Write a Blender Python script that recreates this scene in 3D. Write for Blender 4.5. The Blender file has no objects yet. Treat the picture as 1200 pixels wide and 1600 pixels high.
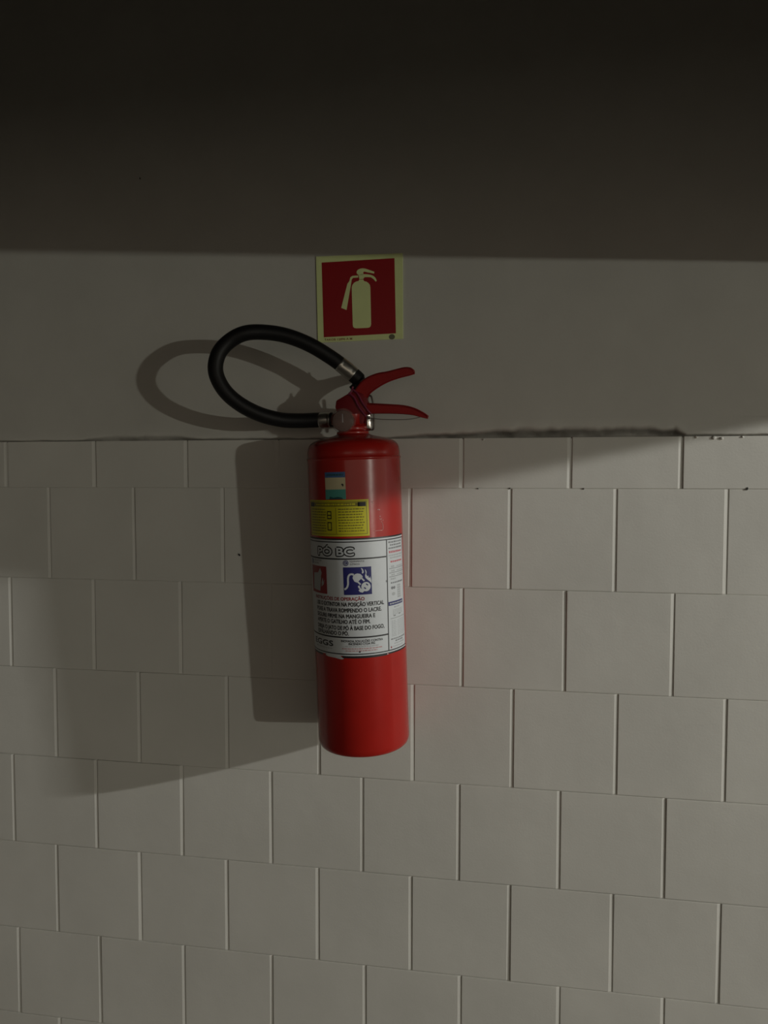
import bpy, bmesh, math, random
from mathutils import Vector, Matrix, Euler

random.seed(7)
SC = bpy.context.scene
COL = SC.collection
Z0 = 1.65                     # height of the first full block joint above the floor

# ------------------------------------------------------------------ camera
cam_d = bpy.data.cameras.new('camera')
cam = bpy.data.objects.new('camera', cam_d)
COL.objects.link(cam)
cam_d.sensor_fit = 'VERTICAL'
cam_d.sensor_height = 36.0
cam_d.lens = 1099.89 * 36.0 / 1600.0
cam_d.clip_start = 0.02
cr = Vector((0.98784219, 0.15545629, 0.00107393))
cu = Vector((-0.00792809, 0.04347732, 0.99902296))
cf = Vector((-0.15525771, 0.98688554, -0.04418120))
cm = Matrix((cr, cu, -cf)).transposed().to_4x4()
cm.translation = Vector((1.0065718, -1.3380295, 0.0137621 + Z0))
cam.matrix_world = cm
SC.camera = cam

# ------------------------------------------------------------------ world, lights, exposure
SC.view_settings.view_transform = 'Standard'
SC.view_settings.look = 'None'
SC.view_settings.gamma = 1.0
SC.view_settings.use_curve_mapping = False
SC.view_settings.exposure = 0.0
world = bpy.data.worlds.new('night')
SC.world = world
world.use_nodes = True
wb = world.node_tree.nodes['Background']
wb.inputs['Color'].default_value = (1.0, 0.85, 0.67, 1)
wb.inputs['Strength'].default_value = 0.68


def area_light(name, loc, target, shape, sx, sy, power, color):
    d = bpy.data.lights.new(name, 'AREA')
    d.shape = shape
    d.size = sx
    if shape in ('RECTANGLE', 'ELLIPSE'):
        d.size_y = sy
    d.energy = power
    d.color = color
    o = bpy.data.objects.new(name, d)
    o.location = loc
    o.rotation_euler = (Vector(target) - Vector(loc)).to_track_quat('-Z', 'Y').to_euler()
    COL.objects.link(o)
    return o


# a small far lamp across the garage, about chest high, and a bulkhead lamp high up in the next bay
area_light('far_lamp_light', (10.47, -8.0, -0.149 + Z0), (0.75, 0, Z0), 'RECTANGLE', 0.16, 0.05, 160, (1.0, 1.0, 0.88))
area_light('bay_lamp_light', (5.4, -1.386, 0.906 + Z0), (4.4, 0, 1.3 + Z0), 'RECTANGLE', 0.25, 0.04, 158, (1.0, 0.985, 0.93))

# ------------------------------------------------------------------ materials


def nodes_mat(name):
    m = bpy.data.materials.new(name)
    m.use_nodes = True
    nt = m.node_tree
    return m, nt, nt.nodes['Principled BSDF']


def simple(name, col, rough=0.5, metal=0.0, coat=0.0, var=0.0, vscale=60, bump=0.0, bscale=300, trans=0.0, spec=0.5):
    m, nt, b = nodes_mat(name)
    b.inputs['Base Color'].default_value = (*col, 1)
    b.inputs['Roughness'].default_value = rough
    b.inputs['Metallic'].default_value = metal
    b.inputs['Coat Weight'].default_value = coat
    b.inputs['Coat Roughness'].default_value = 0.08
    b.inputs['Transmission Weight'].default_value = trans
    b.inputs['Specular IOR Level'].default_value = spec
    tc = nt.nodes.new('ShaderNodeTexCoord')
    if var > 0:
        n = nt.nodes.new('ShaderNodeTexNoise')
        n.inputs['Scale'].default_value = vscale
        n.inputs['Detail'].default_value = 4
        nt.links.new(tc.outputs['Object'], n.inputs['Vector'])
        r = nt.nodes.new('ShaderNodeValToRGB')
        r.color_ramp.elements[0].position = 0.3
        r.color_ramp.elements[1].position = 0.7
        r.color_ramp.elements[0].color = (*[c * (1 - var) for c in col], 1)
        r.color_ramp.elements[1].color = (*[min(1, c * (1 + var)) for c in col], 1)
        nt.links.new(n.outputs['Fac'], r.inputs['Fac'])
        nt.links.new(r.outputs['Color'], b.inputs['Base Color'])
    if bump > 0:
        n2 = nt.nodes.new('ShaderNodeTexNoise')
        n2.inputs['Scale'].default_value = bscale
        n2.inputs['Detail'].default_value = 3
        nt.links.new(tc.outputs['Object'], n2.inputs['Vector'])
        bp = nt.nodes.new('ShaderNodeBump')
        bp.inputs['Strength'].default_value = 1.0
        bp.inputs['Distance'].default_value = bump
        nt.links.new(n2.outputs['Fac'], bp.inputs['Height'])
        nt.links.new(bp.outputs['Normal'], b.inputs['Normal'])
    return m


def wall_paint(name, col, edge_dark=False):
    """matt emulsion paint over masonry: faint mottling, roller stipple, slow waviness"""
    m, nt, b = nodes_mat(name)
    L = nt.links
    geo = nt.nodes.new('ShaderNodeNewGeometry')
    n = nt.nodes.new('ShaderNodeTexNoise')
    n.inputs['Scale'].default_value = 5.0
    n.inputs['Detail'].default_value = 5
    L.new(geo.outputs['Position'], n.inputs['Vector'])
    r = nt.nodes.new('ShaderNodeValToRGB')
    r.color_ramp.elements[0].position = 0.3
    r.color_ramp.elements[1].position = 0.72
    r.color_ramp.elements[0].color = (*[c * 0.94 for c in col], 1)
    r.color_ramp.elements[1].color = (*[c * 1.04 for c in col], 1)
    L.new(n.outputs['Fac'], r.inputs['Fac'])
    out = r.outputs['Color']
    if edge_dark:
        # darker where the ragged plaster edge sits back, broken up by noise
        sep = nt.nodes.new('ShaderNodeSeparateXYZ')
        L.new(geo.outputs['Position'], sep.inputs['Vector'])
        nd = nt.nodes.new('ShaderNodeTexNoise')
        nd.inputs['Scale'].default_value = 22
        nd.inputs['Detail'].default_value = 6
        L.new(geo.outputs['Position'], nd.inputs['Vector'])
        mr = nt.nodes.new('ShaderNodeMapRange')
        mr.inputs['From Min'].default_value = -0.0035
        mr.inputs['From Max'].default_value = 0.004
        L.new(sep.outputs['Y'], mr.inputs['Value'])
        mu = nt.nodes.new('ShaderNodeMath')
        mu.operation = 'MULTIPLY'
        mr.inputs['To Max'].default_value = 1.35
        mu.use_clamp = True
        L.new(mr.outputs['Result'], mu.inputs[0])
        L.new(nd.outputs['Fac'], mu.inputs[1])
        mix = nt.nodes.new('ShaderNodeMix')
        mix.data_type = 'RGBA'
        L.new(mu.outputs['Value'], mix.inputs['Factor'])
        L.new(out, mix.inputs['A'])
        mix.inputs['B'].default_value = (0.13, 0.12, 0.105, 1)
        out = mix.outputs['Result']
    L.new(out, b.inputs['Base Color'])
    b.inputs['Roughness'].default_value = 0.62
    b.inputs['Specular IOR Level'].default_value = 0.3
    f = nt.nodes.new('ShaderNodeTexNoise')
    f.inputs['Scale'].default_value = 260
    f.inputs['Detail'].default_value = 2
    L.new(geo.outputs['Position'], f.inputs['Vector'])
    s = nt.nodes.new('ShaderNodeTexNoise')
    s.inputs['Scale'].default_value = 14
    s.inputs['Detail'].default_value = 2
    L.new(geo.outputs['Position'], s.inputs['Vector'])
    b1 = nt.nodes.new('ShaderNodeBump')
    b1.inputs['Distance'].default_value = 0.00022
    b1.inputs['Strength'].default_value = 0.6
    L.new(f.outputs['Fac'], b1.inputs['Height'])
    b2 = nt.nodes.new('ShaderNodeBump')
    b2.inputs['Distance'].default_value = 0.0016
    b2.inputs['Strength'].default_value = 0.6
    L.new(s.outputs['Fac'], b2.inputs['Height'])
    L.new(b1.outputs['Normal'], b2.inputs['Normal'])
    L.new(b2.outputs['Normal'], b.inputs['Normal'])
    return m


M_BLOCK = wall_paint('painted_block', (0.60, 0.595, 0.555))
M_BAND = wall_paint('painted_plaster', (0.56, 0.555, 0.515), edge_dark=True)
M_CEIL = simple('ceiling_concrete', (0.13, 0.115, 0.10), 0.9, var=0.15, vscale=3)
M_FLOOR = simple('floor_concrete', (0.11, 0.098, 0.082), 0.8, var=0.15, vscale=2)
M_RED = simple('red_enamel', (0.34, 0.011, 0.007), 0.26, coat=0.15, spec=0.4, var=0.05, vscale=25, bump=0.00012, bscale=60)
M_LEVER = simple('red_lever_paint', (0.27, 0.007, 0.007), 0.5, spec=0.3, var=0.08, vscale=40)
M_VALVE = simple('dark_red_valve_paint', (0.17, 0.008, 0.012), 0.5, spec=0.3, var=0.08, vscale=40)
M_RUBBER = simple('black_rubber', (0.006, 0.006, 0.0065), 0.5, spec=0.3, bump=0.00008, bscale=500)
M_STEEL = simple('crimped_steel', (0.55, 0.54, 0.5), 0.34, metal=1.0)
M_CHROME = simple('chrome', (0.62, 0.62, 0.6), 0.16, metal=1.0)
M_WIRE = simple('dull_wire', (0.2, 0.18, 0.16), 0.5, metal=0.6)
M_WHITE = simple('label_white', (0.51, 0.54, 0.56), 0.42, var=0.02, vscale=80)
M_BLACK = simple('label_black', (0.008, 0.008, 0.01), 0.45)
M_GREY = simple('label_grey', (0.2, 0.21, 0.22), 0.5)
M_LGREY = simple('label_light_grey', (0.36, 0.38, 0.39), 0.5)
M_PRED = simple('label_red', (0.24, 0.012, 0.016), 0.45)
M_BLUE = simple('label_blue', (0.008, 0.010, 0.11), 0.45)
M_YEL = simple('sticker_yellow', (0.50, 0.46, 0.012), 0.4)
M_OLIVE = simple('sticker_olive_print', (0.16, 0.14, 0.012), 0.45)
M_SBLUE = simple('sticker_blue', (0.05, 0.12, 0.27), 0.45)
M_TAN = simple('sticker_tan', (0.5, 0.45, 0.28), 0.45)
M_TEAL = simple('sticker_teal', (0.06, 0.27, 0.23), 0.45)
M_DTEAL = simple('sticker_dark_teal', (0.012, 0.07, 0.075), 0.45)
M_LUM = simple('luminous_cream', (0.72, 0.80, 0.38), 0.5, var=0.03, vscale=30)
M_SRED = simple('sign_red', (0.30, 0.006, 0.010), 0.45)
M_SGREY = simple('sign_grey_stamp', (0.15, 0.15, 0.09), 0.6)
M_SORANGE = simple('sign_brown_print', (0.28, 0.12, 0.04), 0.6)
M_SEAL = simple('purple_seal_plastic', (0.26, 0.03, 0.08), 0.3, trans=0.3)
M_FACE = simple('gauge_face', (0.09, 0.05, 0.04), 0.5, var=0.3, vscale=90)
M_CHIP = simple('dark_chip', (0.02, 0.02, 0.018), 0.8)
M_FILM = simple('clear_film', (0.6, 0.3, 0.28), 0.22, coat=1.0)  # opaque pale tint painted in for the glints on the tape

M_COVER = bpy.data.materials.new('clear_plastic_cover')
M_COVER.use_nodes = True
_nt = M_COVER.node_tree
_b = _nt.nodes['Principled BSDF']
_b.inputs['Base Color'].default_value = (0.55, 0.40, 0.36, 1)
_b.inputs['Roughness'].default_value = 0.35
_t = _nt.nodes.new('ShaderNodeBsdfTransparent')
_mx = _nt.nodes.new('ShaderNodeMixShader')
_mx.inputs['Fac'].default_value = 0.15
_nt.links.new(_t.outputs[0], _mx.inputs[1])
_nt.links.new(_b.outputs[0], _mx.inputs[2])
_nt.links.new(_mx.outputs[0], _nt.nodes['Material Output'].inputs['Surface'])

# ------------------------------------------------------------------ helpers


def link(name, me, mat, parent=None, smooth=True):
    if mat is not None and not me.materials:
        me.materials.append(mat)
    if smooth:
        for p in me.polygons:
            p.use_smooth = True
    o = bpy.data.objects.new(name, me)
    COL.objects.link(o)
    if parent:
        o.parent = parent
    return o


def from_bm(name, bm, mat, parent=None, smooth=True, normals=True):
    if normals:
        bmesh.ops.recalc_face_normals(bm, faces=bm.faces)
    me = bpy.data.meshes.new(name)
    bm.to_mesh(me)
    bm.free()
    return link(name, me, mat, parent, smooth)


def tag(o, label=None, cat=None, kind=None, group=None):
    if label:
        o['label'] = label
    if cat:
        o['category'] = cat
    if kind:
        o['kind'] = kind
    if group:
        o['group'] = group
    return o


def smooth_by_angle(o, deg=35):
    me = o.data
    bm = bmesh.new()
    bm.from_mesh(me)
    for e in bm.edges:
        e.smooth = not (len(e.link_faces) == 2 and e.calc_face_angle(0) > math.radians(deg))
    bm.to_mesh(me)
    bm.free()
    return o


def box_bm(bm, x0, x1, y0, y1, z0, z1):
    v = [bm.verts.new(p) for p in ((x0, y0, z0), (x1, y0, z0), (x1, y1, z0), (x0, y1, z0),
                                   (x0, y0, z1), (x1, y0, z1), (x1, y1, z1), (x0, y1, z1))]
    for f in ((0, 1, 2, 3), (4, 5, 6, 7), (0, 1, 5, 4), (1, 2, 6, 5), (2, 3, 7, 6), (3, 0, 4, 7)):
        bm.faces.new([v[i] for i in f])


def box(name, x0, x1, y0, y1, z0, z1, mat, parent=None):
    bm = bmesh.new()
    box_bm(bm, x0, x1, y0, y1, z0, z1)
    return from_bm(name, bm, mat, parent, smooth=False)


def catmull(P, n=8):
    P = [Vector(p) for p in P]
    out = []
    Q = [P[0] * 2 - P[1]] + P + [P[-1] * 2 - P[-2]]
    for i in range(1, len(Q) - 2):
        a, b, c, d = Q[i - 1:i + 3]
        for k in range(n):
            t = k / n
            out.append(0.5 * ((2 * b) + (c - a) * t + (2 * a - 5 * b + 4 * c - d) * t * t + (3 * b - a - 3 * c + d) * t ** 3))
    out.append(P[-1])
    return out


def tube_bm(bm, path, rad, seg=20, closed=False, caps=True):
    """sweep a circle; rad is a number or one per path point"""
    n = len(path)
    path = [Vector(p) for p in path]
    R = rad if isinstance(rad, (list, tuple)) else [rad] * n
    nrm = None
    rings = []
    for i in range(n):
        a = path[(i - 1) % n] if (closed or i > 0) else path[i]
        b = path[(i + 1) % n] if (closed or i < n - 1) else path[i]
        t = (b - a).normalized()
        if nrm is None:
            nrm = t.orthogonal().normalized()
        nrm = (nrm - t * nrm.dot(t)).normalized()
        bn = t.cross(nrm)
        rings.append([bm.verts.new(path[i] + R[i] * (math.cos(2 * math.pi * k / seg) * nrm + math.sin(2 * math.pi * k / seg) * bn)) for k in range(seg)])
    m = n if closed else n - 1
    for i in range(m):
        A, B = rings[i], rings[(i + 1) % n]
        for k in range(seg):
            bm.faces.new((A[k], A[(k + 1) % seg], B[(k + 1) % seg], B[k]))
    if caps and not closed:
        bm.faces.new(rings[0][::-1])
        bm.faces.new(rings[-1])


def lathe_bm(bm, prof, seg=64, centre=(0, 0, 0), axis='z'):
    rings = []
    c = Vector(centre)
    for r, h in prof:
        ring = []
        for k in range(seg):
            a = 2 * math.pi * k / seg
            if axis == 'z':
                p = Vector((r * math.cos(a), r * math.sin(a), h))
            elif axis == 'y':
                p = Vector((r * math.cos(a), h, r * math.sin(a)))
            else:
                p = Vector((h, r * math.cos(a), r * math.sin(a)))
            ring.append(bm.verts.new(c + p))
        rings.append(ring)
    for A, B in zip(rings, rings[1:]):
        for k in range(seg):
            bm.faces.new((A[k], A[(k + 1) % seg], B[(k + 1) % seg], B[k]))
    bm.faces.new(rings[0])
    bm.faces.new(rings[-1])


def prism_bm(bm, pts, y0, y1):
    """polygon in (x,z) extruded along y"""
    A = [bm.verts.new((x, y0, z)) for x, z in pts]
    B = [bm.verts.new((x, y1, z)) for x, z in pts]
    n = len(pts)
    bm.faces.new(A)
    bm.faces.new(B[::-1])
    for i in range(n):
        bm.faces.new((A[i], B[i], B[(i + 1) % n], A[(i + 1) % n]))


def bevel(bm, w, seg=2, deg=30):
    bmesh.ops.recalc_face_normals(bm, faces=bm.faces)
    ed = [e for e in bm.edges if len(e.link_faces) == 2 and e.calc_face_angle(0) > math.radians(deg)]
    bmesh.ops.bevel(bm, geom=ed, offset=w, segments=seg, profile=0.5, affect='EDGES', clamp_overlap=True)


# ------------------------------------------------------------------ the block wall
LEDGE = 0.0945
W = 0.1896
H = 0.19
JOINTS = {  # positions of the upright joints along the wall, row by row
    0: {0: -0.0043, 2: 0.1963, 4: 0.396, 6: 0.5857, 10: 0.9466, 12: 1.1453, 14: 1.34},
    1: {1: 0.092, 3: 0.2818, 5: 0.4719, 9: 0.8494, 11: 1.0372, 13: 1.2277, 15: 1.4186},
    2: {0: -0.0007, 2: 0.1892, 4: 0.3802, 10: 0.9492, 12: 1.1396, 14: 1.3311},
    3: {1: 0.0991, 3: 0.2867, 5: 0.4773, 7: 0.6685, 9: 0.8553, 11: 1.0449, 13: 1.2348, 15: 1.4245},
    4: {0: -0.0034, 2: 0.1882, 4: 0.3786, 6: 0.5689, 8: 0.7555, 10: 0.9445, 12: 1.1336, 14: 1.3226},
    5: {1: 0.0943, 3: 0.2835, 5: 0.4739, 7: 0.6647, 9: 0.8523, 11: 1.0423, 13: 1.2322, 15: 1.422},
    6: {0: 0.0004, 2: 0.1905, 4: 0.3783, 6: 0.5679, 8: 0.7603, 10: 0.9492, 12: 1.1364, 14: 1.3265},
}
X_MIN, X_MAX = -4.0, 12.5
wall = box('wall_back', X_MIN, X_MAX, 0.0017, 0.15, 0, Z0 + LEDGE - 0.002, M_BLOCK)
tag(wall, kind='structure')


def block_mesh():
    """unit block face: deep rounded upright arrises, nearly flush bed joints"""
    bm = bmesh.new()
    xs = [(-0.5, 0.0030), (-0.4978, 0.0007), (-0.493, 0.0), (0.468, 0.0), (0.476, 0.0005), (0.4985, 0.0017), (0.5, 0.0031)]
    zs = [(-0.5, 0.0026), (-0.4975, 0.0003), (-0.49, 0.0), (0.49, 0.0), (0.4975, 0.0003), (0.5, 0.0026)]
    g = [[bm.verts.new((x, max(dx, dz) if max(dx, dz) > 0.0019 else dx + dz, z)) for z, dz in zs] for x, dx in xs]
    for i in range(len(xs) - 1):
        for j in range(len(zs) - 1):
            bm.faces.new((g[i][j], g[i + 1][j], g[i + 1][j + 1], g[i][j + 1]))
    me = bpy.data.meshes.new('block')
    bm.to_mesh(me)
    bm.free()
    me.materials.append(M_BLOCK)
    return me


BLOCK = block_mesh()


def row_z(r):
    if r == 0:
        return 0.0, LEDGE
    top = -(r - 1) * H
    return max(top - H, -Z0), top


rest = bmesh.new()
rng = random.Random(3)
for r in range(0, 10):
    zb, zt = row_z(r)
    k0 = -42 + (r % 2)
    for k in range(k0, 132, 2):
        def jx(k):
            return JOINTS.get(r, {}).get(k, k * W / 2 + rng.uniform(-.001, .001))
        x0, x1 = jx(k), jx(k + 2)
        if k + 2 not in JOINTS.get(r, {}):
            JOINTS.setdefault(r, {})[k + 2] = x1
        gap = 0.0009 + rng.uniform(-.0004, .0007)
        if r == 0:
            gap += 0.0015
        w = x1 - x0 - gap
        h = zt - zb - 0.0003
        dy = rng.uniform(-0.0004, 0.0004)
        ry, rx, rz = rng.uniform(-.0012, .0012), rng.uniform(-.003, .003), rng.uniform(-.004, .004)
        cx, cz = (x0 + x1) / 2, (zb + zt) / 2 + Z0
        if -11 <= k <= 24:
            o = bpy.data.objects.new('block', BLOCK)
            COL.objects.link(o)
            o.parent = wall
            o.location = (cx, dy, cz)
            o.scale = (w, 1, h)
            o.rotation_euler = (rx, ry, rz)
        else:
            mt = Matrix.LocRotScale(Vector((cx, dy, cz)), Euler((rx, ry, rz)), Vector((w, 1, h)))
            vs = [rest.verts.new(mt @ v.co) for v in BLOCK.vertices]
            for p in BLOCK.polygons:
                rest.faces.new([vs[i] for i in p.vertices])
ro = from_bm('distant_blocks', rest, M_BLOCK, wall, smooth=False, normals=False)
ro['kind'] = 'stuff'

# ------------------------------------------------------------------ plastered band above the blocks
CEIL = 1.36
band = box('wall_upper', X_MIN, X_MAX, -0.0030, 0.15, Z0 + 0.128, Z0 + CEIL, M_BAND)
tag(band, kind='structure')


def vnoise(x, seed):
    def h(i):
        return random.Random(i * 7919 + seed * 104729).random()
    i = math.floor(x)
    f = x - i
    f = f * f * (3 - 2 * f)
    return h(i) * (1 - f) + h(i + 1) * f


def fbm(x, seed):
    return (vnoise(x, seed) * .5 + vnoise(x * 2.3, seed + 1) * .3 + vnoise(x * 5.1, seed + 2) * .2)


def ledge_strip(x_a, x_b, step):
    """ragged lower edge of the plaster where it meets the top course"""
    bm = bmesh.new()
    lev = [0.086, 0.0905, 0.0925, 0.0938, 0.0948, 0.0958, 0.0968, 0.0978, 0.0988, 0.1, 0.1013, 0.1027, 0.1042, 0.106, 0.1085, 0.1115, 0.116, 0.1285]
    cols = []
    n = int((x_b - x_a) / step)
    for i in range(n + 1):
        x = x_a + (x_b - x_a) * i / n
        smear = max(0.0, min(1.0, (x - 0.80) / 0.22)) * max(0.0, min(1.0, (1.345 - x) / 0.02))
        left = max(0.0, min(1.0, (x - 0.17) / 0.05)) * max(0.0, min(1.0, (0.42 - x) / 0.05))
        e = 0.0930 + 0.0022 * fbm(x * 30, 1) + 0.0030 * left * fbm(x * 14, 8) + 0.0060 * smear * fbm(x * 16, 5)
        w = 0.0030 + 0.0035 * fbm(x * 16, 9) + 0.0150 * smear * (0.4 + 0.8 * fbm(x * 14, 12)) + 0.006 * left
        dep = 0.0080 * (0.7 + 0.5 * fbm(x * 18, 20)) + 0.006 * smear
        row = []
        for z in lev:
            t = max(0.0, min(1.0, (e + w - z) / w))
            t = t * t * (3 - 2 * t)
            lump = (0.0006 + 0.0020 * smear) * (fbm(x * 90 + z * 900, 31) - .5) * max(0, min(1, (0.118 - z) / 0.02))
            bulge = -0.0016 * fbm(x * 20, 44) * math.exp(-((z - e - w - 0.004) / 0.006) ** 2)
            yy = -0.0030 + dep * t + (lump + bulge) * (1 - t)
            row.append(bm.verts.new((x, yy if z < 0.128 else -0.0030, Z0 + z)))
        cols.append(row)
    for a, b in zip(cols, cols[1:]):
        for j in range(len(lev) - 1):
            bm.faces.new((a[j], b[j], b[j + 1], a[j + 1]))
    return bm


from_bm('ragged_plaster_edge', ledge_strip(-1.2, 2.6, 0.0025), M_BAND, band, normals=False)
from_bm('ragged_plaster_edge', ledge_strip(2.6, X_MAX, 0.03), M_BAND, band, normals=False)
from_bm('ragged_plaster_edge', ledge_strip(X_MIN, -1.2, 0.03), M_BAND, band, normals=False)

# little chips in the paint
for (x, z, s, rr) in ((0.5039, -0.1341, 0.0034, 0.6), (0.3047, 0.6139, 0.0022, 0.2), (1.0350, 0.0, 0.0016, 0.0), (0.975, -0.0005, 0.0016, 1.0), (1.168, -0.0005, 0.0018, 0.3), (1.45, 0.0005, 0.003, 0.0)):
    bm = bmesh.new()
    n = 9
    pts = []
    for i in range(n):
        a = 2 * math.pi * i / n
        q = s * rng.uniform(0.7, 1.1)
        px, pz = q * 0.5 * math.cos(a), q * math.sin(a)
        pts.append((x + px * math.cos(rr) - pz * math.sin(rr), Z0 + z + px * math.sin(rr) + pz * math.cos(rr)))
    yb = -0.0030 if z > 0.1 else -0.0002
    prism_bm(bm, pts, yb - 0.0012, yb + 0.002)
    from_bm('paint_chip', bm, M_CHIP, band if z > 0.1 else wall, smooth=False)

# crumbs of plaster stuck along the top course
for i, (x, s_) in enumerate(((1.3625, 0.0022), (1.392, 0.003), (1.405, 0.0026), (1.44, 0.0018), (0.985, 0.0018), (0.575, 0.002))):
    bm = bmesh.new()
    bmesh.ops.create_icosphere(bm, subdivisions=2, radius=s_, matrix=Matrix.Translation((x, -0.0008, Z0 + 0.0925 - 0.0012 * (i % 3))) @ Matrix.Diagonal((1.3, 0.8, 1.0, 1)))
    for v in bm.verts:
        v.co += Vector((rng.uniform(-1, 1), rng.uniform(-1, 1), rng.uniform(-1, 1))) * s_ * 0.16
    from_bm('plaster_crumb', bm, M_BLOCK, wall)

# ------------------------------------------------------------------ floor, ceiling, beam
tag(box('floor', X_MIN, X_MAX, -12.0, 0.15, -0.15, 0.0, M_FLOOR), kind='structure')
tag(box('ceiling', X_MIN, X_MAX, -12.0, 0.15, Z0 + CEIL, Z0 + CEIL + 0.15, M_CEIL), kind='structure')
tag(box('unseen_ceiling_beam', -1.55, 2.397, -2.0, -1.7, Z0 + 0.440, Z0 + CEIL, M_CEIL), kind='structure')  # unseen beam added to dim the ambient light towards the wall top
tag(box('unseen_wall_left', -1.75, -1.55, -12.0, -0.0035, 0, Z0 + CEIL, M_CEIL), kind='structure')  # unseen dark wall added to block ambient light from the left
tag(box('unseen_ceiling_beam', 2.397, 2.597, -12.0, -0.0035, Z0 + 0.340, Z0 + CEIL, M_CEIL), kind='structure')

# ------------------------------------------------------------------ safety sign on the band
YS = -0.0030
sign = bpy.data.objects.new('safety_sign', None)
sign.location = (0.7492, YS, Z0 + 0.28)
COL.objects.link(sign)
tag(sign, 'cream-bordered red square sign with a cream extinguisher pictogram, on the wall above the extinguisher', 'sign')


def sp(pts):   # wall millimetres -> sign-local metres
    return [(x / 1000 - 0.7492, z / 1000 - 0.28) for x, z in pts]


def sign_piece(name, pts, y_front, thick, mat, bev=0.0, parent=sign):
    bm = bmesh.new()
    prism_bm(bm, sp(pts), -y_front, -y_front + thick)
    if bev:
        bevel(bm, bev, 2, 50)
    return from_bm(name, bm, mat, parent, smooth=False)


sign_piece('plate', [(664.2, 443.4), (832.0, 441.6), (833.0, 282.2), (667.6, 279.7)], 0.0024, 0.0023, M_LUM, 0.0004)
sq = sign_piece('red_field', [(675.6, 431.2), (816.4, 433.0), (819.4, 292.7), (679.4, 289.4)], 0.0027, 0.0004, M_SRED)
pict = [
    ('pictogram_cylinder', [(734.3, 381.5), (735.4, 386), (738.4, 390.0), (742.5, 392.3), (747.7, 393.3), (748.8, 395.9), (757.0, 395.5), (758.1, 392.6), (762.6, 391.5), (766.3, 389.0), (769.4, 385.2), (770.4, 380.0), (771.9, 311.7), (771.0, 307.6), (768.4, 305.2), (765, 304.6), (743.5, 304.4), (739.4, 305.2), (737.0, 307.4), (736.3, 310.9)]),
    ('pictogram_lever', [(746.7, 405.0), (744.4, 407.2), (743.6, 409.6), (744.4, 412.4), (746.7, 414.6), (750.5, 416.2), (755.0, 416.7), (760.3, 416.0), (765.3, 414.2), (778.0, 409.2), (777.6, 405.8), (765.3, 408.6), (758.1, 410.6), (756.5, 408.5), (757.0, 405.6), (752, 404.2)]),
    ('pictogram_handle', [(747.7, 404.3), (755.0, 405.8), (764, 405.2), (771.4, 403.7), (776.4, 401.4), (779.7, 398.4), (782.8, 392.5), (780.7, 390.6), (776.5, 395.5), (771.4, 399.2), (765, 399.8), (759.1, 399.9), (757.4, 397.8), (756.6, 396.4), (748.9, 396.6), (748.5, 400.0)]),
    ('pictogram_hose', [(746.7, 403.6), (735.3, 403.3), (731.6, 400.7), (729.7, 393.7), (725.9, 388.8), (713.8, 344.0), (724.2, 339.6), (733.4, 390.5), (734.1, 396.3), (736.8, 399.6), (746.7, 399.8)]),
]
for n_, p_ in pict:
    sign_piece(n_, p_, 0.0030, 0.0004, M_LUM, parent=sq)

# ------------------------------------------------------------------ text helper


def text_bm(s, bold=0.0):
    c = bpy.data.curves.new('tmp', 'FONT')
    c.body = s
    c.size = 1.0
    c.offset = bold
    c.resolution_u = 3
    o = bpy.data.objects.new('tmp', c)
    COL.objects.link(o)
    bpy.context.view_layer.update()
    me = bpy.data.meshes.new_from_object(o.evaluated_get(bpy.context.evaluated_depsgraph_get()))
    bpy.data.objects.remove(o)
    bpy.data.curves.remove(c)
    bm = bmesh.new()
    bm.from_mesh(me)
    bpy.data.meshes.remove(me)
    bmesh.ops.triangulate(bm, faces=bm.faces)
    return bm


CAP = 0.729    # cap height of the built-in font at size 1


def fit_text(bm, u0, u1, base, cap, slope=0.0, ref=None):
    """ref = (xmin,xmax) taken from another text mesh so outlines line up"""
    xs = [v.co.x for v in bm.verts]
    a, b = ref if ref else (min(xs), max(xs))
    for v in bm.verts:
        u = u0 + (v.co.x - a) / (b - a) * (u1 - u0)
        v.co = Vector((u, base + v.co.y / CAP * cap + slope * (u - u0), 0))
    return a, b


# tiny print and stamp on the sign's lower border
bm = text_bm('TAKOB 12896 A M', 0.02)
fit_text(bm, 680.5, 735.0, 282.6, 4.2, 0.01)
for v in bm.verts:
    v.co = Vector((v.co.x / 1000 - 0.7492, -0.0026, v.co.y / 1000 - 0.28))
from_bm('lettering', bm, M_SORANGE, sign, smooth=False, normals=False)
bm = bmesh.new()
prism_bm(bm, sp([(811.7 + 5.8 * math.cos(t * math.pi / 10), 286.3 + 5.0 * math.sin(t * math.pi / 10)) for t in range(20)]), -0.0027, -0.0020)
from_bm('round_stamp', bm, M_SGREY, sign, smooth=False)

# ------------------------------------------------------------------ the extinguisher
R = 0.0827
ext = bpy.data.objects.new('fire_extinguisher', None)
COL.objects.link(ext)
eu = Vector((0.9995169, 0.0, 0.03107996))
ev = Vector((-0.00090038, 0.99958029, 0.02895577))
ea = Vector((-0.03106692, -0.02896976, 0.99909739))
em = Matrix((eu, ev, ea)).transposed().to_4x4()
em.translation = Vector((0.7738, -0.0888, -0.4605 + Z0))
ext.matrix_world = em
tag(ext, 'red fire extinguisher with looped black hose and white label, hung on the block wall', 'fire extinguisher')


def mm(pts):
    return [tuple(c / 1000 for c in p) for p in pts]


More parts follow.
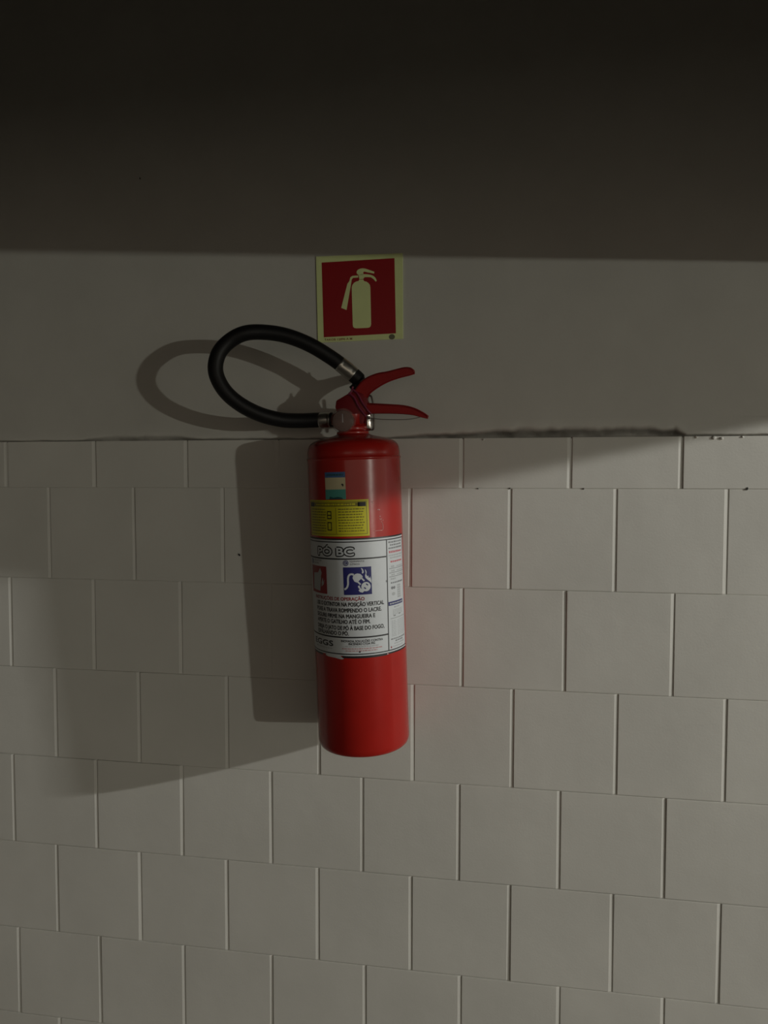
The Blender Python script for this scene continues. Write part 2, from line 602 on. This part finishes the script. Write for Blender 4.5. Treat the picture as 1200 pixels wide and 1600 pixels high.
# cylinder with rolled foot, weld ridge and domed shoulder
prof = [(20, 7), (60, 6.5), (70, 4), (74, 1.5), (76.5, 0.2), (78.5, 0.6), (80.4, 2.5), (81.6, 5.5), (82.5, 9), (82.7, 13), (82.7, 100), (82.7, 250), (82.7, 400), (82.7, 511.5),
        (82.8, 512.6), (83.5, 513.6), (83.7, 514.8), (83.5, 516.0), (82.6, 517.0), (82.2, 518.2), (82.2, 523), (81.8, 528), (80.8, 533.5), (79.0, 538), (76, 541.8), (71.5, 545), (65, 547.6), (57, 549.9), (48, 552), (40, 553.8), (33, 555.6), (29, 557.5), (27, 559.5), (26, 561), (10, 561)]
bm = bmesh.new()
lathe_bm(bm, mm(prof), 128)
body = smooth_by_angle(from_bm('cylinder', bm, M_RED, ext), 40)

# collar, valve neck
bm = bmesh.new()
lathe_bm(bm, mm([(24, 556), (28.2, 557), (28.8, 559), (28.4, 561.5), (26, 563), (25, 564), (25.6, 565.5), (25.6, 570.5), (24.4, 572), (22, 573), (20.5, 576), (20.5, 592), (10, 592)]), 48)
smooth_by_angle(from_bm('neck_collar', bm, M_RED, ext), 40)

# valve block
bm = bmesh.new()
prism_bm(bm, mm([(-27.5, 605.5), (-25.5, 617), (-5, 627.5), (9, 633), (24, 626), (30, 612), (28, 597), (24, 590), (20, 574), (-17, 574), (-23, 590)]), -0.0135, 0.0135)
bevel(bm, 0.002, 2)
smooth_by_angle(from_bm('valve_body', bm, M_VALVE, ext), 40)

# side outlet for the hose
bm = bmesh.new()
lathe_bm(bm, mm([(9, -10), (9, -26), (11, -27), (11, -33), (9.5, -34), (9.5, -40)]), 24, centre=(0, 0, 0.5845), axis='x')
smooth_by_angle(from_bm('hose_outlet', bm, M_VALVE, ext), 40)


def channel(name, top, bot, hw, t, mat):
    """stamped U-channel lever: two flanges under a bent top plate"""
    bm = bmesh.new()
    top = [Vector((x / 1000, 0, z / 1000)) for x, z in top]
    bot = [Vector((x / 1000, 0, z / 1000)) for x, z in bot]
    n = len(top)
    for s in (-1, 1):
        ya, yb = s * hw, s * (hw - t)
        g = []
        for i in range(n):
            g.append([bm.verts.new((p.x, y, p.z)) for p, y in ((top[i], ya), (bot[i], ya), (bot[i], yb), (top[i], yb))])
        for i in range(n - 1):
            for k in range(4):
                bm.faces.new((g[i][k], g[i][(k + 1) % 4], g[i + 1][(k + 1) % 4], g[i + 1][k]))
        bm.faces.new(g[0])
        bm.faces.new(g[-1][::-1])
    crown = []
    for i in range(n):
        d = (bot[i] - top[i]).normalized() * t
        ring = []
        for y, lift in ((-hw, 0), (-hw * .86, .0011), (-hw * .45, .0018), (hw * .45, .0018), (hw * .86, .0011), (hw, 0)):
            p = top[i] - d.normalized() * lift
            ring.append(bm.verts.new((p.x, y, p.z)))
        q = top[i] + d
        ring.append(bm.verts.new((q.x, hw, q.z)))
        ring.append(bm.verts.new((q.x, -hw, q.z)))
        crown.append(ring)
    m = len(crown[0])
    for a, b in zip(crown, crown[1:]):
        for k in range(m):
            bm.faces.new((a[k], a[(k + 1) % m], b[(k + 1) % m], b[k]))
    bm.faces.new(crown[0])
    bm.faces.new(crown[-1][::-1])
    return smooth_by_angle(from_bm(name, bm, mat, ext), 42)


def dens(P, n=4):
    return [(p.x, p.z) for p in catmull([(x, 0, z) for x, z in P], n)]


channel('squeeze_lever', dens([(1, 621), (9, 634), (25, 651), (47, 660), (67, 662.5), (84, 666), (97, 668), (107, 666.8), (113, 662.5)]),
        dens([(20, 604), (25.2, 617), (33, 629), (52, 641), (68, 648), (84, 652.5), (96, 655), (106, 657), (112.5, 658.8)]), 0.0115, 0.002, M_LEVER)
channel('carry_handle', dens([(18, 611), (29, 609.5), (60, 606.5), (92, 602.8), (108, 598.5), (118, 594), (128, 588), (134.8, 583)]),
        dens([(18, 590), (30, 592.5), (62, 591.6), (90, 589.4), (104, 587.4), (113, 585.2), (124, 581.8), (133.4, 579.4)]), 0.0100, 0.002, M_LEVER)

# pressure gauge facing the room, under a clear plastic cap
gx, gz = -0.0112, 0.5803
bm = bmesh.new()
lathe_bm(bm, mm([(8, -8), (8, -20), (17, -20.5), (18.5, -22), (18.5, -29), (17.5, -30), (16.2, -30), (16, -29.2), (3, -29.2)]), 40, centre=(gx, 0, gz), axis='y')
g_ = smooth_by_angle(from_bm('pressure_gauge', bm, M_FACE, ext), 40)
bm = bmesh.new()
lathe_bm(bm, mm([(20.6, -19.5), (21.6, -22), (22.0, -26), (21.6, -30), (20, -33.8), (17, -36.6), (12, -38.6), (6, -39.6), (0.5, -39.9)]), 40, centre=(gx, 0, gz), axis='y')
bm.faces.ensure_lookup_table()
from_bm('clear_cap', bm, M_COVER, g_)
bm = bmesh.new()
prism_bm(bm, [(gx + x / 1000, gz + z / 1000) for x, z in ((-1, -3), (1, -3), (0.5, 12), (-0.5, 12))], -0.0302, -0.0297)
from_bm('needle', bm, M_LGREY, g_, smooth=False)

# hose: a single bold loop to the left, its free end plugged in behind the lever
hp = [(-36, 0, 584.6), (-62.5, 0, 585.5), (-92, -6, 585.2), (-124.6, -18, 587.4), (-159.8, -35, 598.1), (-190.6, -50, 616.9), (-212.6, -61, 641), (-223.8, -66, 671.4), (-218.8, -63, 701.2), (-200.2, -56, 723.6), (-173.3, -50, 736.6), (-142.5, -38, 738.5), (-107.3, -26, 732.5), (-70.5, -14, 717.5), (-37, -2, 696.2), (-13, 6, 677.5), (6, 11, 660.5), (13, 13, 653)]
path = catmull(mm(hp), 8)
bm = bmesh.new()
tube_bm(bm, path, 0.0132, 28)
hose = from_bm('hose', bm, M_RUBBER, ext)


def along(a, b):
    return [p for p in path if a <= p.x <= b]


bm = bmesh.new()
lathe_bm(bm, mm([(12, -39), (13.6, -39.5), (13.6, -42), (12.8, -43), (13.7, -44), (13.7, -58), (13.2, -60), (12, -61)]), 28, centre=(0, 0, 0.5849), axis='x')
smooth_by_angle(from_bm('ferrule', bm, M_STEEL, hose), 40)
# upper ferrule follows the end of the hose
d0, d1 = Vector((-20, 4, 683.2)) / 1000, Vector((3.5, 10.2, 662.8)) / 1000
ax = d1 - d0
fp = [d0 + ax * t for t in (0, 0.05, 0.12, 0.18, 0.24, 0.78, 0.84, 0.9, 1.0)]
bm = bmesh.new()
tube_bm(bm, fp, [0.0131, 0.0139, 0.0139, 0.0135, 0.0138, 0.0138, 0.0135, 0.0139, 0.0134], 28)
smooth_by_angle(from_bm('ferrule', bm, M_STEEL, hose), 40)
# black nozzle pushed into the clip on the valve
bm = bmesh.new()
tube_bm(bm, mm([(2, 10, 664), (12, 13, 654), (15, 13, 650)]), [0.0136, 0.0130, 0.0100], 24)
tube_bm(bm, mm([(-1, 10, 646), (4, 12, 640), (10, 13, 632)]), [0.006, 0.0072, 0.0072], 18)
tube_bm(bm, mm([(10, 13, 655), (6, 13, 645), (4, 13, 636)]), [0.0078, 0.0074, 0.0070], 18)
smooth_by_angle(from_bm('nozzle', bm, M_RUBBER, ext), 40)
bm = bmesh.new()
tube_bm(bm, catmull(mm([(6, 18, 632), (2, 22, 655), (-3, 24, 680)]), 6), 0.0016, 10)
from_bm('hose_clip', bm, M_WIRE, ext)

# safety pin ring and chrome relief plug behind the handle
bm = bmesh.new()
loop = []
for k in range(40):
    a = 2 * math.pi * k / 40
    sx = abs(math.cos(a)) ** 0.7 * math.copysign(1, math.cos(a))
    loop.append(Vector((0.0305 + 0.0066 * sx + 0.0011 * math.sin(a) * -1, 0.018 - 0.005 * math.cos(a), 0.5955 + 0.0305 * math.sin(a))))
tube_bm(bm, loop, 0.0017, 12, closed=True)
from_bm('pull_ring', bm, M_WIRE, ext)
bm = bmesh.new()
lathe_bm(bm, mm([(1, 562.5), (4.2, 563.2), (6.6, 565.4), (7.4, 568.5), (7.4, 580), (6.4, 581), (6.4, 584), (7.2, 585), (7.2, 590), (3, 591.5)]), 28, centre=(0.0275, 0.004, 0))
smooth_by_angle(from_bm('chrome_plug', bm, M_CHROME, ext), 40)
bm = bmesh.new()
tube_bm(bm, catmull(mm([(27, -4, 585.5), (40, -10.5, 583), (60, -11.5, 580.4), (92, -11.5, 578.8), (112, -10.5, 580), (124, -8.5, 582.5)]), 6), 0.0007, 8)
from_bm('seal_wire', bm, M_WIRE, ext)
# thin purple tamper-seal straps across the valve
for pts in ([(4, -14.4, 636), (14, -15.0, 627), (21, -15.2, 613), (30, -14.6, 599), (36, -11.8, 591)],
            [(-2, -14.4, 629), (8, -15.4, 620), (14, -15.6, 607), (22, -15.0, 594), (28, -13.5, 587)],
            [(6, -14.4, 640), (3, -14.0, 632), (-3, -14.6, 626)]):
    bm = bmesh.new()
    tube_bm(bm, catmull(mm(pts), 6), 0.0017, 10)
    from_bm('tamper_seal', bm, M_SEAL, ext)

# ------------------------------------------------------------------ labels wrapped on the cylinder


def wrap(bm, off, step=4.0):
    """(u,h) in millimetres on the flat -> the cylinder surface, off millimetres proud"""
    us = [v.co.x for v in bm.verts]
    u = math.floor(min(us) / step) * step
    while u < max(us):
        bmesh.ops.bisect_plane(bm, geom=list(bm.verts) + list(bm.edges) + list(bm.faces), plane_co=(u, 0, 0), plane_no=(1, 0, 0))
        u += step
    rr = R * 1000 + off
    for v in bm.verts:
        a = v.co.x / (R * 1000)
        v.co = Vector((rr * math.sin(a), -rr * math.cos(a), v.co.y)) / 1000
    return bm


def decal(name, polys, off, mat, parent):
    bm = bmesh.new()
    for P in polys:
        f = bm.faces.new([bm.verts.new((x, y, 0)) for x, y in P])
        if f.normal.z < 0:
            f.normal_flip()
        f.normal_update()
    for f in bm.faces:
        f.normal_update()
        if f.normal.z < 0:
            f.normal_flip()
    bmesh.ops.triangulate(bm, faces=bm.faces)
    wrap(bm, off)
    o = from_bm(name, bm, mat, parent, normals=False)
    if 'print' in name or name in ('ruled_lines', 'figure_outline', 'header_blocks'):
        o['kind'] = 'stuff'
    return o


def rect(u0, u1, h0, h1):
    return [(u0, h0), (u1, h0), (u1, h1), (u0, h1)]


def seg(a, b, w):
    ax_, ay = a
    bx, by = b
    dx, dy = bx - ax_, by - ay
    l = math.hypot(dx, dy)
    nx, ny = -dy / l * w / 2, dx / l * w / 2
    return [(ax_ + nx, ay + ny), (ax_ - nx, ay - ny), (bx - nx, by - ny), (bx + nx, by + ny)]


def disc(cx, cy, r, n=20, ry=None):
    ry = ry or r
    return [(cx + r * math.cos(2 * math.pi * k / n), cy + ry * math.sin(2 * math.pi * k / n)) for k in range(n)]


def thicken(bm, w):
    """embolden flat letters by stroking their outline"""
    if w <= 0:
        return
    ed = [[tuple(v.co.xy) for v in e.verts] for e in bm.edges if len(e.link_faces) == 1]
    up = [f for f in bm.faces]
    sign_ = 1 if (not up or up[0].normal.z >= 0) else -1
    for p, q_ in ed:
        if p == q_:
            continue
        for P in (seg(p, q_, w), disc(*p, w / 2, 6)):
            f = bm.faces.new([bm.verts.new((x, y, 0)) for x, y in P])
            f.normal_update()
            if f.normal.z * sign_ < 0:
                f.normal_flip()


def lettering(s, u0, u1, base, cap, off, mat, parent, bold=0.06, slope=0.0):
    bm = text_bm(s)
    fit_text(bm, u0, u1, base, cap, slope)
    thicken(bm, bold * cap)
    wrap(bm, off)
    return from_bm('lettering', bm, mat, parent, normals=False)


def greek(u0, u1, h, cap, seed, fill=0.86):
    """unreadably small print: word-length bars"""
    g = random.Random(seed)
    out = []
    u = u0
    while u < u1 - 1:
        w = g.uniform(2.2, 6.0)
        e = min(u + w, u1)
        out.append(rect(u, e, h, h + cap * g.uniform(.85, 1.1)))
        u = e + g.uniform(0.7, 1.3)
    return out


# main instruction label --------------------------------------------------
LU0, LU1, LH0, LH1 = -165.0, 122.0, 176.0, 379.0
MU0, MU1 = -119.0, 68.6


def patch(name, u0, u1, h0, h1, off, mat, parent, nh=2):
    """paper patch with a rim that reaches down to the cylinder"""
    bm = bmesh.new()
    nu = max(2, int((u1 - u0) / 4))
    top, rim = [], []
    for i in range(nu + 1):
        u = u0 + (u1 - u0) * i / nu
        a = u / (R * 1000)
        for lst, rr in ((top, R * 1000 + off), (rim, R * 1000 - 0.05)):
            lst.append([bm.verts.new((rr * math.sin(a) / 1000, -rr * math.cos(a) / 1000, h / 1000)) for h in (h0, h1)])
    for i in range(nu):
        bm.faces.new((top[i][0], top[i + 1][0], top[i + 1][1], top[i][1]))
        bm.faces.new((top[i][0], rim[i][0], rim[i + 1][0], top[i + 1][0]))
        bm.faces.new((top[i][1], top[i + 1][1], rim[i + 1][1], rim[i][1]))
    for i, s in ((0, 1), (nu, -1)):
        q = (top[i][0], top[i][1], rim[i][1], rim[i][0])
        bm.faces.new(q if s > 0 else q[::-1])
    return smooth_by_angle(from_bm(name, bm, mat, parent, normals=False), 40)


lab = patch('instruction_label', LU0, LU1, 179.2, 377.6, 0.30, M_WHITE, ext)
A, Bo, C = 0.42, 0.50, 0.58
# dark edge lines of the label, frayed at the bottom where white paper shows
bm_polys = [rect(LU0, LU1, 377.4, 380.2), rect(LU0, -60, 175.6, 179.3), rect(-16, 64, 175.2, 179.3), rect(66.5, LU1, 176.4, 179.3)]
for P_ in bm_polys:
    decal('border', [P_], 0.16, M_BLACK, lab)
for P_ in ([(-52, 179.3), (-52, 176.4), (-45, 175.2), (-30, 174.6), (-24, 173.4), (-17, 172.8), (-13.5, 174.4), (-17, 176.2), (-20, 179.3)], [(63.6, 176.4), (64.8, 178.6), (66.6, 176.2)]):
    decal('torn_edge', [P_], 0.24, M_WHITE, lab)
lines = [rect(LU0, LU1, 373.2, 375.0), rect(MU0, MU1, 344.2, 346.6), rect(MU0, MU1, 210.0, 212.5), rect(LU0, LU1, 181.4, 183.2),
         [(68.4, 182), (66.4, 182), (69.4, 374), (71.4, 374)], rect(MU0 - 1.4, MU0, 182, 374), rect(118.3, 119.3, 182, 374)]
decal('ruled_lines', lines, A, M_BLACK, lab)

# big outlined title
for wd, of_, mt_ in ((5.2, A, M_BLACK), (1.0, Bo, M_WHITE)):
    b1 = text_bm('PÓ BC')
    fit_text(b1, -61.0, 10.0, 351.4, 13.6)
    thicken(b1, wd)
    wrap(b1, of_, 3.0)
    from_bm('lettering', b1, mt_, lab, normals=False)

# pictograms
blue = decal('blue_pictogram', [rect(-9.0, 39.0, 284.2, 331.4)], A, M_BLUE, lab)


def bl(pts):   # picture units (0..350, down) -> label millimetres
    return [(-9.0 + (x - 292) / 352 * 48.0, 331.4 - (y - 527) / 350 * 47.2) for x, y in pts]


cord = bl([(p.x, p.z) for p in catmull([(300, 0, 806), (330, 0, 788), (349, 0, 740), (350, 0, 680), (362, 0, 632), (392, 0, 614), (425, 0, 622)], 5)])
white = [seg(cord[i], cord[i + 1], 3.2) for i in range(len(cord) - 1)]
white.append(bl([(408, 665), (416, 636), (440, 614), (470, 606), (505, 614), (530, 640), (534, 656), (498, 690), (460, 722), (430, 708)]))
white += [seg(*bl([(518, 668), (552, 704)]), 2.6), seg(*bl([(468, 710), (504, 748)]), 2.6)]
white.append(disc(*bl([(570, 778)])[0], 8.0, 24))
white.append(bl([(514, 538), (532, 548), (546, 570), (549, 598), (532, 612), (524, 604), (530, 580)]))
white.append(bl([(563, 556), (576, 572), (584, 594), (578, 624), (592, 650), (606, 640), (604, 662), (622, 672), (626, 650), (640, 700), (640, 738), (618, 712), (590, 690), (568, 668), (562, 640), (572, 606)]))
white.append(bl([(470, 766), (490, 758), (498, 786), (516, 806), (546, 834), (524, 852), (494, 842), (476, 822), (492, 804), (476, 790)]))
decal('white_plug_drawing', white, Bo, M_WHITE, blue)
decal('socket_slots', [seg(*bl([(572, 742), (596, 762)]), 2.0), seg(*bl([(546, 786), (568, 806)]), 2.0)], C, M_BLUE, blue)
redp = decal('red_pictogram', [rect(-90.0, -42.0, 284.2, 331.4)], A, M_PRED, lab)
decal('white_can_drawing', [[(-84, 290), (-60, 288), (-56, 312), (-62, 320), (-80, 318)], [(-66, 318), (-58, 328), (-54, 320), (-57, 312)], [(-56, 296), (-50, 300), (-47, 310), (-50, 304), (-52, 312), (-55, 304)]], Bo, M_LGREY, redp)
# class badges and captions above the pictograms
for uc, letter, t1, t2 in ((-4.0, 'C', 'EQUIPAMENTOS', 'ELÉTRICOS'), (-85.0, 'B', 'LÍQUIDOS', 'INFLAMÁVEIS')):
    bd = decal('class_badge', [disc(uc, 338.6, 5.0, 24)], A, M_BLUE, lab)
    decal('class_badge_ring', [disc(uc, 338.6, 3.9, 24)], 0.46, M_LGREY, bd)
    decal('class_badge_core', [disc(uc, 338.6, 3.1, 24)], Bo, M_BLUE, bd)
    lettering(letter, uc - 1.6, uc + 1.6, 336.6, 4.0, C, M_WHITE, bd)
    lettering(t1, uc + 7.2, uc + 31.4, 339.8, 3.0, A, M_BLACK, lab, 0.0)
    lettering(t2, uc + 7.2, uc + 23.6, 335.0, 3.0, A, M_BLACK, lab, 0.0)

# instructions
lettering('INSTRUÇÕES DE OPERAÇÃO', -75.5, 25.6, 274.6, 5.8, A, M_PRED, lab, 0.09)
for s, u1, base in (('USE O EXTINTOR NA POSIÇÃO VERTICAL', 60.4, 264.6), ('PUXE A TRAVA ROMPENDO O LACRE.', 55.0, 254.4), ('SEGURE FIRME NA MANGUEIRA E', 43.0, 244.3), ('APERTE O GATILHO ATÉ O FIM.', 34.0, 234.8), ('DIRIJA O JATO DE PÓ À BASE DO FOGO,', 59.5, 224.0), ('ESPALHANDO O PÓ.', -3.4, 214.8)):
    lettering(s, -72.0, u1, base, 7.0, A, M_BLACK, lab, 0.085)
# maker's panel at the foot
lettering('EGGS', -86.0, -33.6, 194.6, 9.6, A, M_BLACK, lab, 0.09)
lettering('INOVADA SOLUÇÕES CONTRA', -17.5, 55.8, 203.0, 3.9, A, M_BLACK, lab, 0.08)
lettering('INCÊNDIO LTDA MG', -4.0, 41.2, 198.2, 3.9, A, M_BLACK, lab, 0.08)
decal('fine_print', greek(-10, 49, 194.6, 1.8, 5) + greek(-80, -36, 189.4, 1.8, 6), A, M_LGREY, lab)
decal('fine_print', greek(-16, 55, 190.8, 1.8, 8) + greek(-10, 45, 187.2, 1.8, 9), A, simple('faded_red_print', (0.42, 0.22, 0.22), 0.5), lab)
decal('ink_spot', [disc(14.5, 186.4, 1.5, 9)], C, M_BLACK, lab)
decal('ink_spot', [disc(67.0, 303.0, 1.2, 8, 2.2)], C, M_GREY, lab)

# narrow technical column on the right
U0, U1 = 74.0, 115.0
dk, gr, rd = [], [], []
for i, h in enumerate((367.6, 362.6, 357.4)):
    dk += greek(U0 + (4 if i == 1 else 0), U1 - (3 if i == 1 else 0), h, 2.7, 20 + i)
rd += greek(U0 + 1, U1 - 1, 350.2, 3.4, 25)
for i, h in enumerate((345.0, 340.6)):
    gr += greek(U0 + 3 * i, U1 - 2 * i, h, 2.4, 28 + i)
rd += greek(U0 + 4, U1 - 1, 333.6, 3.0, 33)
for i, h in enumerate((322.8, 315.4, 308.6)):
    dk += [rect(U0, U1 + 3, h, h + 1.0)]
    gr += greek(U0 + 5, U0 + 14, h + 2.2, 3.0, 40 + i) + greek(U0 + 20, U1, h + 2.4, 2.0, 50 + i)
gr += greek(U0 + 3, U0 + 16, 303.6, 3.0, 60)
dk += greek(U0 + 3, U1, 297.0, 2.8, 61)
dk += [disc(U0 + 6, 289.6, 3.0, 12, 2.6), disc(U0 + 11.5, 289.6, 3.0, 12, 2.6)]
gr += [disc(U0 + 9, 279.0, 4.6, 14, 3.0)]
gr += [rect(U0 + 20, U0 + 31, 270.5 + 4 * i, 273.7 + 4 * i) for i in range(6)]
gr += greek(U0 + 10, U0 + 26, 254.6, 2.2, 70)
for i in range(4):
    gr += greek(U0 + 6, U1 - 6, 250.2 - 2.5 * i, 1.3, 72 + i)
dk += [rect(U0 + 7, U0 + 13, 239.8, 241.8), rect(U0 + 22, U0 + 28, 241.2, 243.2)]
gr += [rect(U0, U1 + 2, 235.6, 237.6)]
for i in range(10):
    gr += greek(U0 + 2, U0 + 14, 231.4 - 2.9 * i, 1.4, 80 + i) + greek(U0 + 17, U1, 231.4 - 2.9 * i, 1.2, 95 + i)
dk += greek(U0 - 1, U1 + 2, 199.6, 2.4, 110) + greek(U0 + 10, U1 - 6, 195.4, 2.6, 111)
gr += greek(U0 + 7, U1 - 3, 191.2, 2.0, 112) + greek(U0 + 4, U1 - 8, 186.6, 1.6, 113)
decal('fine_print', dk, A, M_GREY, lab)
decal('fine_print', gr, A, M_LGREY, lab)
decal('fine_print', rd, A, simple('column_red_print', (0.45, 0.12, 0.14), 0.5), lab)
bar = decal('blue_bar', [rect(70.0, 112.0, 259.4, 266.2)], A, M_BLUE, lab)
decal('bar_print', greek(73, 110, 261.4, 2.6, 120), Bo, M_LGREY, bar)
decal('red_dot', [disc(73.5, 187.0, 1.4, 10, 1.8)], Bo, M_PRED, lab)

# yellow warning sticker ---------------------------------------------------
yel = patch('yellow_sticker', -87.0, 38.6, 383.6, 445.2, 0.28, M_YEL, ext)
decal('ruled_lines', [rect(-83.5, 35.2, 441.6, 442.5), rect(-83.5, 35.2, 386.8, 387.8), rect(34.2, 35.2, 387, 442), rect(-83.5, -82.5, 387, 442), rect(-18.6, -17.6, 388, 432)], 0.38, M_OLIVE, yel)
decal('header_band', [rect(-82.5, 20.0, 434.2, 440.6)], 0.38, M_OLIVE, yel)
decal('header_blocks', [rect(-82.5, -68.0, 433.6, 441.0), rect(20.0, 33.6, 433.6, 441.0)], 0.40, M_BLACK, yel)
decal('header_print', greek(-62, 16, 436.2, 2.8, 140), 0.46, M_YEL, yel)
yl = []
for i in range(9):
    yl += greek(-14, 31 - (i * 7) % 5, 428.6 - 4.6 * i, 1.9, 150 + i)
    yl += greek(-78, -38, 428.6 - 4.6 * i, 1.9, 170 + i)
decal('fine_print', yl, 0.38, M_OLIVE, yel)
br = []
for h0, h1 in ((413.0, 426.5), (393.6, 408.0)):
    br += [rect(-35.4, -33.8, h0, h1), rect(-28.2, -26.6, h0, h1), rect(-33.8, -28.2, h1 - 1.8, h1), rect(-33.8, -28.2, h0, h0 + 1.8)]
br += [rect(-33.8, -28.2, 418.6, 420.4)]
decal('figure_outline', br, 0.40, M_BLACK, yel)

# small inspection sticker ------------------------------------------------
st = patch('inspection_sticker', -37.0, 0.8, 446.4, 492.2, 0.28, M_TAN, ext)
decal('blue_header', [rect(-37.0, 0.8, 483.0, 492.2)], 0.38, M_SBLUE, st)
decal('header_print', greek(-33, -3, 486.2, 2.6, 200), 0.46, M_DTEAL, st)
decal('teal_footer', [rect(-37.0, 0.8, 446.4, 463.0)], 0.38, M_TEAL, st)
decal('dark_wave', [[(-30, 446.4), (-4, 446.4), (-6, 449.2), (-13, 450.6), (-21, 449.2), (-28, 451.2)]], 0.46, M_DTEAL, st)
decal('drop_mark', [[(-7, 471.5), (-5.5, 469.8), (-3.6, 467.0), (-2.4, 470.4), (-3.2, 472.2), (-5.2, 472.6)]], 0.38, M_BLACK, st)

# torn bits of clear tape beside the yellow sticker -------------------------
bm = bmesh.new()


def cp(u, h, off=0.0):
    a = u / (R * 1000)
    rr = R * 1000 + off
    return Vector((rr * math.sin(a), -rr * math.cos(a), h)) / 1000


g = random.Random(5)
for u, h, n, sr in ((44.5, 438, 3, 1.1), (57, 428, 4, 1.2), (60, 412, 4, 1.0), (63, 408, 3, 1.1)):
    for i in range(n):
        c = cp(u + g.uniform(-2.4, 2.4), h + g.uniform(-3, 3), 0.1)
        mt = Matrix.Translation(c) @ Matrix.Rotation(u / (R * 1000), 4, 'Z') @ Matrix.Diagonal((g.uniform(.5, 1) * sr, .45, g.uniform(.6, 1.2) * sr, 1))
        bmesh.ops.create_icosphere(bm, subdivisions=2, radius=0.001, matrix=mt)
tube_bm(bm, catmull([cp(63, 404, .1), cp(64, 398, .2), cp(63, 391.6, .2), cp(57, 391.0, .1), cp(47, 390.8, .1)], 6), 0.0004, 8)
from_bm('tape_residue', bm, M_FILM, ext)['kind'] = 'stuff'

# ------------------------------------------------------------------ the steel hook that carries it
hook = bpy.data.objects.new('wall_hook', None)
hook.location = (0.752, -0.0032, Z0 + 0.10)
COL.objects.link(hook)
tag(hook, 'small steel wall hook holding up the extinguisher behind its valve', 'hook')
bm = bmesh.new()
box_bm(bm, -0.011, 0.011, -0.003, 0.0, 0.0, 0.062)
bevel(bm, 0.0008, 2)
from_bm('wall_plate', bm, M_STEEL, hook, smooth=False)
bm = bmesh.new()
tube_bm(bm, catmull([(0, -0.002, 0.020), (0, -0.030, 0.018), (0, -0.062, 0.016), (0, -0.078, 0.018), (0, -0.084, 0.026)], 5), 0.0038, 14)
from_bm('hook_arm', bm, M_STEEL, hook)
for zz in (0.009, 0.052):
    bm = bmesh.new()
    lathe_bm(bm, [(0.0040, -0.003), (0.0040, -0.0045), (0.0028, -0.0056), (0.0006, -0.0060)], 16, centre=(0, 0, zz), axis='y')
    from_bm('screw_head', bm, M_STEEL, hook)
